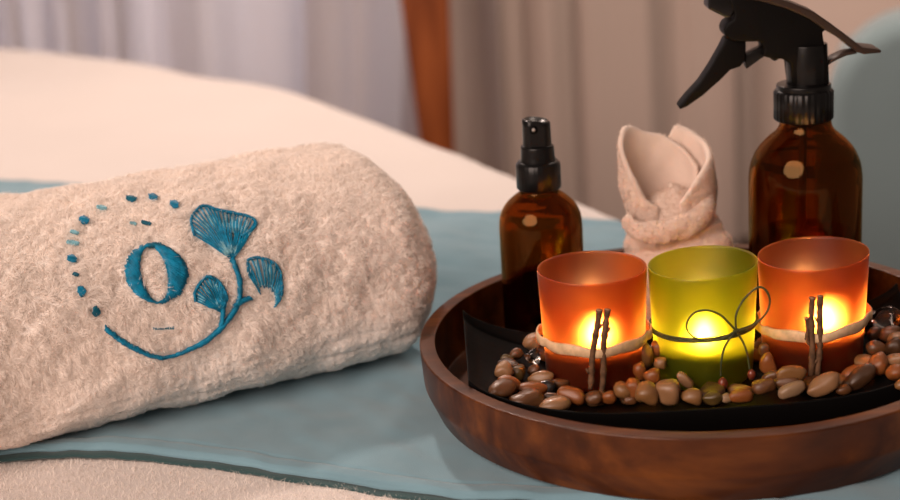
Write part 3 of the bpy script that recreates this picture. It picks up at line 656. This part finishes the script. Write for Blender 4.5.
B(508.5, 383.5, 22, 13, -25, 'orange', 'orange-brown pebble at the lower left corner of the heap', .024)
B(534, 370, 13, 10, 0, 'brown', 'small brown pebble between the clear glass stone and a long tan pebble', .025)
B(542, 378, 27, 15, 5, 'tan', 'long tan pebble lying before the left orange-red glass', .026)
B(533, 389.5, 32, 15, -16, 'orange', 'long orange-brown pebble at the left front, beside a black pebble', .024)
B(547.5, 387.5, 18, 15, -30, 'black', 'black pebble at the left front of the heap', .024)
B(571, 394.5, 28, 17, -8, 'orange', 'lumpy orange-tan pebble left of the twigs on the left glass', .024, lump=.2)
B(561, 383.5, 20, 10, -15, 'brown', 'narrow brown pebble behind the lumpy orange-tan one', .024)
B(594, 398, 15, 12, 0, 'brown', 'small brown pebble at the foot of the left twigs', .023)
B(609, 397, 17, 13, 15, 'orange', 'small orange-brown pebble right of the left twigs', .023)
B(622, 391, 18, 18, 60, 'tan', 'tan pebble at the lower right foot of the left orange-red glass', .026)
B(634, 388, 16, 22, 10, 'orange', 'upright orange-tan pebble between the left and middle glasses', .028)
B(646, 395, 21, 22, 0, 'tan', 'round tan pebble with small holes, before the gap left of the lime glass', .026, lump=.2)
B(668.5, 392, 26, 25, 0, 'pink', 'large round pinkish-brown pebble before the left side of the lime glass', .026)
B(644, 355, 17, 26, 5, 'tan', 'upright tan pebble wedged between the left and middle glasses', .033)
B(658, 348, 13, 15, 0, 'orange', 'small orange pebble touching the left side of the lime glass', .036)
B(640, 371, 13, 20, 10, 'orange', 'orange-brown pebble standing low between the left and middle glasses', .028)
B(660, 363, 13, 12, 0, 'tan', 'small tan pebble halfway down the left side of the lime glass', .031)
B(653, 376, 17, 16, 0, 'orange', 'round orange-tan pebble low at the left side of the lime glass', .030)
B(685, 380, 22, 11, -48, 'pink', 'slanting slim pink-tan pebble leaning on the lime glass', .026)
B(691, 396.5, 21, 15, -12, 'tan', 'tan pebble before the middle of the lime glass', .024)
B(712, 398, 21, 13, 5, 'olive', 'flat olive-tan pebble below the left bead of the bow', .023)
B(740, 396, 23, 13, -3, 'orange', 'smooth orange-brown pebble between the two beads of the bow', .023)
B(727, 398, 11, 9, 0, 'white', 'tiny mottled white stone beside the smooth orange-brown pebble', .0225)
B(763, 386.5, 24, 16, 8, 'brown', 'rough brown pebble with a pitted face between the middle and right glasses', .025, lump=.22)
B(767, 364, 15, 22, 8, 'orange', 'upright orange-brown pebble wedged between the middle and right glasses', .030)
B(764, 350, 12, 14, 0, 'brown', 'small brown pebble high in the gap between the middle and right glasses', .035)
B(790.5, 373, 29, 14, -8, 'tan', 'flat tan pebble on top at the left foot of the right glass', .030)
B(786, 382, 24, 11, 0, 'brown', 'brown pebble sandwiched below the flat tan one at the right glass', .026)
B(791, 390, 27, 15, 15, 'white', 'mottled white and brown pebble at the front left of the right glass', .024)
B(822, 386, 33, 18, 24, 'pink', 'large smooth pinkish tan pebble slanting before the right twigs', .025)
B(859, 378, 38, 17, 22, 'dark', 'large dark brown pebble slanting before the right glass', .025)
B(879, 364, 19, 19, 20, 'orange', 'bright orange-tan pebble at the lower right of the right glass', .029)
B(896, 373, 20, 17, 20, 'orange', 'orange-tan pebble at the right edge of the picture', .027)
B(898, 360, 24, 14, 5, 'pink', 'tan-pink pebble lying behind the orange ones at the right edge', .030)
B(876, 348, 19, 15, 0, 'brown', 'brown pebble touching the right side of the right glass', .030)
B(893, 347, 17, 19, 20, 'dark', 'dark upright pebble right of the right glass', .030)
B(889, 333, 21, 15, 0, 'brown', 'brown pink-topped pebble below the big clear glass stone', .032)
B(874, 333, 15, 12, 0, 'dark', 'small dark pebble close behind the right glass', .032)
B(887, 317, 27, 22, 20, 'clear', 'big clear glass stone at the right end of the heap', .034, 'glass_pebble', lump=.22)
B(770, 377, 17, 11, 15, 'brown', 'small brown pebble wedged left of the flat tan one', .025)
B(630, 400, 13, 9, 0, 'brown', 'small brown pebble at the front edge below the left gap', .022)
B(843, 389, 16, 10, 10, 'brown', 'small brown pebble between the two large slanting ones', .022)
B(905, 385, 22, 15, 10, 'tan', 'tan pebble cut off by the right edge of the picture', .025)
B(552, 397, 17, 9, -10, 'dark', 'small dark brown pebble at the front lip below the black one', .022)
# fill-in stones
tries = 0; added = 0; hp = [(p[0], p[1], r_) for p, r_ in placed]
while tries < 6000 and added < 60:
    tries += 1; x = DC[0]+random.uniform(-.118, .118); y = DC[1]+random.uniform(-.048, .048); r_ = random.uniform(.0055, .0085)
    if x < .050 and y > .890: continue
    if any((x-c[0])**2+(y-c[1])**2 < (.0290+r_)**2 for c in VT): continue
    if any((x-a)**2+(y-b_)**2 < (q*.75+r_)**2 for a, b_, q in hp): continue
    z = surf(x, y)+r_*.55; me = pebble_mesh(1000+tries); me.materials.append(ST[random.choice(['tan', 'orange', 'brown', 'olive', 'pink', 'dark', 'tan'])])
    o = bpy.data.objects.new('pebble', me); COL.objects.link(o); o.location = (x, y, z+Z0); o.scale = (r_*1.25, r_*.95, r_*.62); o.rotation_euler = (0, 0, random.uniform(0, 3.1))
    hp.append((x, y, r_)); added += 1
    tag(o, 'low river pebble half hidden under and behind the others in the black dish', 'pebble', 'half-hidden pebbles in the black dish')
# ------------------------------------------------------------------ small pump bottle
sb = (.0588, .9795)
k_ = sb[1]/.96
s1 = empty('pump_spray_bottle', (*sb, TFL), 'small amber glass bottle with a black mist pump, behind the left candle glass', 'spray bottle')
def zat(px, py, Y): return Py(px, py, Y)[2]
sbx = Py(541.5, 240, sb[1]); zs = {k: zat(539, k, sb[1]) for k in (119, 146, 152, 165, 185, 188, 191, 196, 203, 213, 222, 226)}
R_ = .0266; zc = lambda y: zs[y]-TFL
bot = rnd([(0, 0), (R_-.003, 0), (R_, .003), (R_, zc(226)), (R_*.975, zc(213)-.0005), (R_*.83, zc(203)), (R_*.60, zc(196)+.0008), (.0120, zc(191)), (.0118, zc(185))], 5, .006)
inn = rnd([(.0098, zc(185)), (.0098, zc(191)-.002), (R_*.55, zc(196)-.0015), (R_*.78, zc(203)-.003), (R_-.0035, zc(213)-.003), (R_-.0026, zc(226)-.004), (R_-.0024, .005), (0, .0035)], 5, .004)
mk('glass_body', *lathe(bot+inn, (sb[0], sb[1], TFL), 80, False), M['amber'], s1)
def cyl(prof, c, z, n=64): return lathe(rnd(prof, 3, .0008), (c[0], c[1], z), n, False)
def ribbed(r, z0, z1, c, n=120, amp=.0004):
    V = []; pr2 = [(0, z0), (r-.001, z0), (r, z0+.001), (r, z1-.002), (r-.0015, z1), (0, z1)]
    for i, (rr, z) in enumerate(pr2):
        for j in range(n): a = 2*math.pi*j/n; q = rr+(amp*(1 if j % 4 < 2 else -1) if 2 <= i <= 3 else 0); V.append((c[0]+q*math.cos(a), c[1]+q*math.sin(a), z))
    return V, [(i*n+j, i*n+(j+1) % n, (i+1)*n+(j+1) % n, (i+1)*n+j) for i in range(len(pr2)-1) for j in range(n)]
mk('collar', *ribbed(.0141, zs[185]-.002, zs[165]+.003, sb, amp=.00006), M['plastic'], s1)
mk('pump_neck', *cyl([(0, 0), (.0116, 0), (.0108, .005), (.0105, zs[146]-zs[165]-.001), (.0096, zs[146]-zs[165]), (0, zs[146]-zs[165])], sb, zs[165]+.001), M['plastic'], s1)
# actuator button with slanted top and nozzle
n = 48; V = []; zt, zb_ = zs[119], zs[146]-.004
for i, (rr, z) in enumerate([(.0092, zb_), (.0089, zt-.004), (.0088, zt-.0010), (.0074, zt), (.0058, zt-.0016), (0, zt-.0020)]):
    for j in range(n):
        a = 2*math.pi*j/n; x, y = rr*math.cos(a), rr*math.sin(a)
        zz_ = z+(.0010*(-x/.008) if i >= 2 else 0); y = max(y, -.0074); V.append((sb[0]+x, sb[1]+y, zz_))
btn = mk('pump_button', V, [(i*n+j, i*n+(j+1) % n, (i+1)*n+(j+1) % n, (i+1)*n+j) for i in range(5) for j in range(n)], M['plastic'], s1)
nzp = Py(529.5, 130, sb[1]-.0072)
def disc_y(c, r, d, n=24):
    V = [(c[0]+r*math.cos(2*math.pi*j/n), c[1]+dy, c[2]+r*math.sin(2*math.pi*j/n)) for dy in (0, -d) for j in range(n)]
    return V, [(j, (j+1) % n, n+(j+1) % n, n+j) for j in range(n)]+[tuple(range(n, 2*n))]
nz = mk('nozzle', *join(disc_y((nzp[0]+.0025, sb[1]-.0070, nzp[2]), .0026, .0010)), M['plastic_soft'], btn)
mk('nozzle_hole', *disc_y((nzp[0]+.0025, sb[1]-.0080, nzp[2]), .0011, .0004), simple('grey_plastic_insert', (.35, .31, .29), .4, noise=(50, .05)), btn)
# ------------------------------------------------------------------ large trigger bottle
BY = .9775
xb = Py(805, 205, BY)[0]; lb = (xb, BY); kb = BY/1.0
s2 = empty('trigger_spray_bottle', (*lb, TFL), 'large amber glass bottle with a black trigger sprayer, behind the right candle glass', 'spray bottle')
zz_ = lambda py: zat(803, py, BY)-TFL
Rb = .0362*kb
bot = rnd([(0, 0), (Rb-.004, 0), (Rb, .004), (Rb, zz_(176)), (Rb*.97, zz_(163)), (Rb*.86, zz_(149)), (Rb*.68, zz_(138)), (Rb*.50, zz_(130)), (.0160, zz_(124)), (.0156, zz_(112))], 6, .008)
inn = rnd([(.0130, zz_(112)), (.0132, zz_(125)), (Rb*.46, zz_(133)), (Rb*.64, zz_(141)), (Rb*.82, zz_(152)), (Rb-.004, zz_(170)), (Rb-.003, .008), (0, .005)], 6, .006)
mk('glass_body', *lathe(bot+inn, (*lb, TFL), 96, False), M['amber'], s2)
lc = Py(803.5, 100, BY)
lcx = (lc[0], BY)
mk('collar', *join(ribbed(.0186*kb, zat(803, 119, BY)+.000, zat(803, 88, BY), lcx, amp=.00028), cyl([(0, 0), (.0172*kb, 0), (.0172*kb, .004), (0, .004)], lcx, zat(803, 88, BY)-.001)), M['plastic'], s2)
def extr(pts, y0, y1, name, mt, par, bv_=.0008, sub=None):
    P = [Py(x, y, BY) for x, y in pts]; n = len(P)
    V = [(p[0], y0, p[2]) for p in P]+[(p[0], y1, p[2]) for p in P]
    a = sum(P[i][0]*P[(i+1) % n][2]-P[(i+1) % n][0]*P[i][2] for i in range(n))
    Fc = [tuple(range(n)), tuple(range(n, 2*n))[::-1]]+[(i, n+i, n+(i+1) % n, (i+1) % n) for i in range(n)]
    if a < 0: Fc = [q[::-1] for q in Fc]
    o = mk(name, V, Fc, mt, par, smooth=True); bevel(o, bv_, 3, 35); return o
c3 = lambda L: [(670+x/3.845, y/3.845) for x, y in L]
body = c3([(238, 45), (232, 68), (208, 82), (197, 104), (200, 126), (215, 140), (240, 150), (283, 152), (335, 150), (352, 175), (342, 205), (372, 214), (392, 228), (412, 214), (448, 232), (458, 318), (600, 318), (597, 235), (580, 160), (573, 112), (600, 104), (540, 60), (440, 18), (330, -12), (250, -20), (215, -14)])
extr(body, BY-.0095, BY+.0095, 'sprayer_body', M['plastic_soft'], s2, .0022)
cylv = cyl([(0, 0), (.0125, 0), (.0128, .012), (.0122, .026), (0, .026)], (Py(807, 70, BY)[0], BY), zat(803, 85, BY)); mk('sprayer_neck', *cylv, M['plastic'], s2)
extr(c3([(222, 140), (285, 152), (284, 225), (262, 250), (225, 262), (190, 298), (120, 360), (60, 402), (32, 414), (30, 402), (62, 362), (110, 310), (150, 250), (190, 180), (208, 142)]), BY-.0065, BY+.0065, 'trigger', M['plastic_soft'], s2, .0018)
extr(c3([(285, 205), (345, 176), (372, 205), (345, 222), (290, 262), (283, 240)]), BY-.004, BY+.004, 'piston_arm', M['plastic'], s2, .0008)
noz = extr(c3([(142, -38), (250, -30), (242, 30), (225, 62), (205, 60), (136, 26)]), BY-.0085, BY+.0085, 'nozzle', M['plastic'], s2, .0015)
shr = c3([(250, -36), (340, -30), (440, -4), (540, 36), (600, 78), (665, 126), (725, 172), (795, 180), (796, 192), (730, 198), (702, 190), (640, 140), (585, 108), (520, 62), (430, 22), (330, -6), (250, -18)])
extr(shr, BY-.0105, BY+.0105, 'top_cover', M['brownplastic'], s2, .0012)['label'] = 'brown curved top cover of the sprayer'
extr(c3([(598, 236), (596, 247), (630, 226), (670, 208), (712, 200), (706, 190), (665, 196), (625, 214)]), BY-.006, BY+.006, 'rear_brace', M['brownplastic'], s2, .0008)
mk('dip_tube', *tube([(lcx[0], BY, zat(803, 100, BY)), (lb[0]-.002, BY, TFL+.07), (lb[0]-.016, BY+.003, TFL+.012)], .0024, 12), M['tube'], s2)
# liquid
mk('liquid', *lathe(rnd([(0, .0056), (Rb-.0040, .0086), (Rb-.0042, .062), (0, .062)], 3, .001), (*lb, TFL), 64, False), amber('brown_liquid', (.62, .46, .30)), s2)
# ------------------------------------------------------------------ rolled washcloth
NC = np.array([.1395, .9880])
NY = NC[1]
wc = empty('rolled_washcloth', (*NC, TFL), 'small white washcloth folded into an upright cone, standing between the two bottles', 'washcloth')
def npx(px, py): return Py(px, py, NY)
# bulging lower body
n, m_ = 120, 60; V = []
zt_ = npx(675, 205)[2]; 
for i in range(m_):
    t = i/(m_-1); z = TFL+.001+(zt_-TFL)*t
    cx_ = np.interp(t, [0, .35, .75, 1], [.1440, .1445, .1475, .1450]); r0 = np.interp(t, [0, .12, .35, .6, .8, 1], [.0290, .0330, .0338, .0335, .0300, .0180])
    for j in range(n):
        a = 2*math.pi*j/n; gro = -.0030*math.exp(-(((t-.70)-.10*math.cos(a+.6))/.035)**2)-.0022*math.exp(-(((t-.34)+.12*math.cos(a+.4))/.03)**2)
        x = r0*(1+.05*math.cos(2*a+.5)); bulge = .0035*math.exp(-((a-5.6)/.7)**2-((t-.6)/.25)**2)
        V.append((cx_+(x+gro+bulge)*math.cos(a), NY+(x+gro)*.92*math.sin(a), z))
Fc = grid_faces(m_, n, wrapv=True)+[tuple(range(n))[::-1], tuple((m_-1)*n+k for k in range(n))]
V = np.array(V); V += (vnoise(V, 60, 61)*.0006+vnoise(V, 22, 62)*.0011)[:, None]*np.array([1, 1, .3])
wbody = mk('wrapped_base', V, Fc, M['wash'], wc); PB = sample_tris(V, Fc, 26000, lambda c, N: np.where(c[:, 1] < NY+.012, 1., .2))
# hood: an open curled sheet.  ang measured from the front (-y) round the left side and the back
def curl_sheet(name, deg, ys_, rr_deg, rr_val, bot_z, cen, dr):
    """a curling strip of towel round the cone; deg runs from the front round the left side and the back"""
    rim_a = np.radians(deg); tz = spline(np.c_[rim_a, [npx(650, y)[2] for y in ys_]], 10); na, nt_ = 130, 40
    AA = np.linspace(rim_a[0], rim_a[-1], na); topz = np.interp(AA, tz[:, 0], tz[:, 1]); topz = topz+.36*.025*np.cos(AA); zmax = topz.max(); Rr = np.interp(np.degrees(AA), rr_deg, rr_val); V = []
    for side in (0, 1):
        for i in range(na):
            for j in range(nt_):
                s_ = j/(nt_-1); z = bot_z+(topz[i]-bot_z)*s_; q = np.clip((z-bot_z)/(zmax-bot_z), 0, 1); r = (Rr[i]+dr)*(.92+.12*q)-.0010*math.sin(q*9)
                ed = min(1, min(i, na-1-i)/4, (nt_-1-j)/1.5+.25); th = .0019*math.sqrt(max(ed, .06)); r += th if side == 0 else -th
                a = AA[i]; V.append((np.interp(q, [0, .35, 1], cen)-r*math.sin(a), NY-r*.9*math.cos(a), z))
    V = np.array(V); V += (vnoise(V, 30, 71)*.0006)[:, None]; k0 = na*nt_
    Fc = grid_faces(na, nt_)+grid_faces(na, nt_, off=k0, flip=True)
    for i in range(na-1): Fc += [(i*nt_+nt_-1, (i+1)*nt_+nt_-1, k0+(i+1)*nt_+nt_-1, k0+i*nt_+nt_-1)]
    for j in range(nt_-1): Fc += [(j, j+1, k0+j+1, k0+j), ((na-1)*nt_+j+1, (na-1)*nt_+j, k0+(na-1)*nt_+j, k0+(na-1)*nt_+j+1)]
    mk(name, V, Fc, M['wash'], wc)
    p, nn = sample_tris(V[:k0], grid_faces(na, nt_), 13000); out_ = p[:, :2]-np.array([.139, NY]); nn[(nn[:, :2]*out_).sum(1) < 0] *= -1
    return p, nn
bot_z = npx(650, 215)[2]-.018
pa, na_ = curl_sheet('folded_hood', [22, 38, 52, 70, 90, 112, 135, 158, 182, 205, 225, 245, 258], (212, 203, 185, 166, 146, 127, 121, 124, 128, 136, 147, 160, 170),
                     [20, 60, 100, 180, 258], [.0215, .0252, .0262, .0225, .0215], bot_z, [.1425, .1405, .1385], 0)
pb, nb_ = curl_sheet('folded_flap', [192, 203, 212, 235, 258, 280, 300, 318, 335, 350], (136, 123, 124, 136, 147, 157, 168, 180, 194, 208),
                     [190, 215, 258, 300, 350], [.0240, .0262, .0268, .0265, .0235], bot_z, [.1445, .1425, .1395], .0015)
# soft plug inside the hood and a diagonal wrap band over the front
V, Fc = [], []
n = 60
for i in range(30):
    t = i/29; rr = .0205*math.cos(t*math.pi/2*.98)+.0; z = npx(655, 200)[2]-.012+.020*math.sin(t*math.pi/2)
    for j in range(n): a = 2*math.pi*j/n; V.append((.1415+rr*math.cos(a), NY-.001+rr*.85*math.sin(a), z+.004*math.cos(a)*(t)))
Fc = grid_faces(30, n, wrapv=True)+[tuple(29*n+k for k in range(n))]; V = np.array(V); V += (vnoise(V, 55, 81)*.0012)[:, None]
mk('inner_roll', V, Fc, M['wash'], wc); PP = sample_tris(V, Fc, 5000)
bp = [npx(x, y) for x, y in ((622, 213), (634, 222), (650, 221), (668, 218), (688, 212), (702, 202), (706, 192))]; dy_ = [-.016, -.0235, -.0275, -.0280, -.0250, -.0170, -.004]
P = spline([(p[0], NY+d_, p[2]+.001) for p, d_ in zip(bp, dy_)], 10); r_ = np.interp(np.linspace(0, 1, len(P)), [0, .15, .5, .85, 1], [.004, .0065, .0078, .0075, .005])
V, Fc = tube(P, r_, 24, flat=.62, upv=(0, 0, 1)); V = np.array(V); V += (vnoise(V, 70, 85)*.0007)[:, None]; mk('wrap_fold', V, Fc, M['wash'], wc); PW = sample_tris(V, Fc, 7000)
p1, n1 = PB; c_ = np.c_[np.full(len(p1), .1445), np.full(len(p1), NY), p1[:, 2]]; s_ = (n1*(p1-c_)).sum(1) < 0; n1[s_] *= -1
p2, n2 = PP; s_ = n2[:, 2] < 0; n2[s_] *= -1
p3, n3 = PW; s_ = (n3*(p3-np.array([0, 2, .2])[None])).sum(1) < 0; n3 = np.where((n3[:, 1] > 0)[:, None], -n3, n3)
p4, n4 = np.r_[pa, pb], np.r_[na_, nb_]
pile('terry_pile', np.r_[p1, p2, p3, p4], np.r_[n1, n2, n3, n4], .0022, .0003, M['wash_fibre'], wc, clump=.0024, lean=.6, curl=.6, drop=.1)
# ------------------------------------------------------------------ lights
def area(name, loc, target, size, power, col, sy=None):
    l = bpy.data.lights.new(name, 'AREA'); l.energy = power; l.color = col; l.size = size
    if sy: l.shape = 'RECTANGLE'; l.size_y = sy
    o = bpy.data.objects.new(name, l); COL.objects.link(o); l.shape = 'RECTANGLE' if sy else 'DISK'; o.location = (loc[0], loc[1], loc[2]+Z0)
    d = Vector(target)-Vector(loc); o.rotation_euler = d.to_track_quat('-Z', 'Y').to_euler(); return o
area('ceiling_lamp', (-.25, 2.25, 1.45), (-.05, .95, 0), .12, 20, (1, .79, .68))
area('room_light', (-1.7, -1.3, 1.75), (-.1, 1.0, 0), 2.4, 118, (1, .775, .665))
area('curtain_fill', (.7, 2.3, 1.65), (.6, 3.4, -.3), .5, 18, (1, .80, .68))  # unseen fill light, added to brighten the curtains and back wall
area('daylight', (-.95, Wy+.45, FZ+1.3), (-.95, 0, FZ+1.1), 1.5, 60, (.80, .88, 1), 1.9)
wd = bpy.data.worlds.new('world'); SC.world = wd; wd.use_nodes = True
bg = wd.node_tree.nodes['Background']; bg.inputs[0].default_value = (1, .80, .68, 1); bg.inputs[1].default_value = .17
SC.view_settings.view_transform = 'Standard'; SC.view_settings.look = 'None'; SC.view_settings.exposure = 0; SC.view_settings.gamma = 1; SC.view_settings.use_curve_mapping = False
try:
    SC.cycles.use_denoising = True; SC.cycles.denoiser = 'OPENIMAGEDENOISE'; SC.cycles.max_bounces = 14; SC.cycles.transmission_bounces = 12; SC.cycles.transparent_max_bounces = 16
    SC.cycles.diffuse_bounces = 5; SC.cycles.sample_clamp_indirect = 6; SC.cycles.caustics_reflective = False; SC.cycles.blur_glossy = 1.0
except Exception: pass
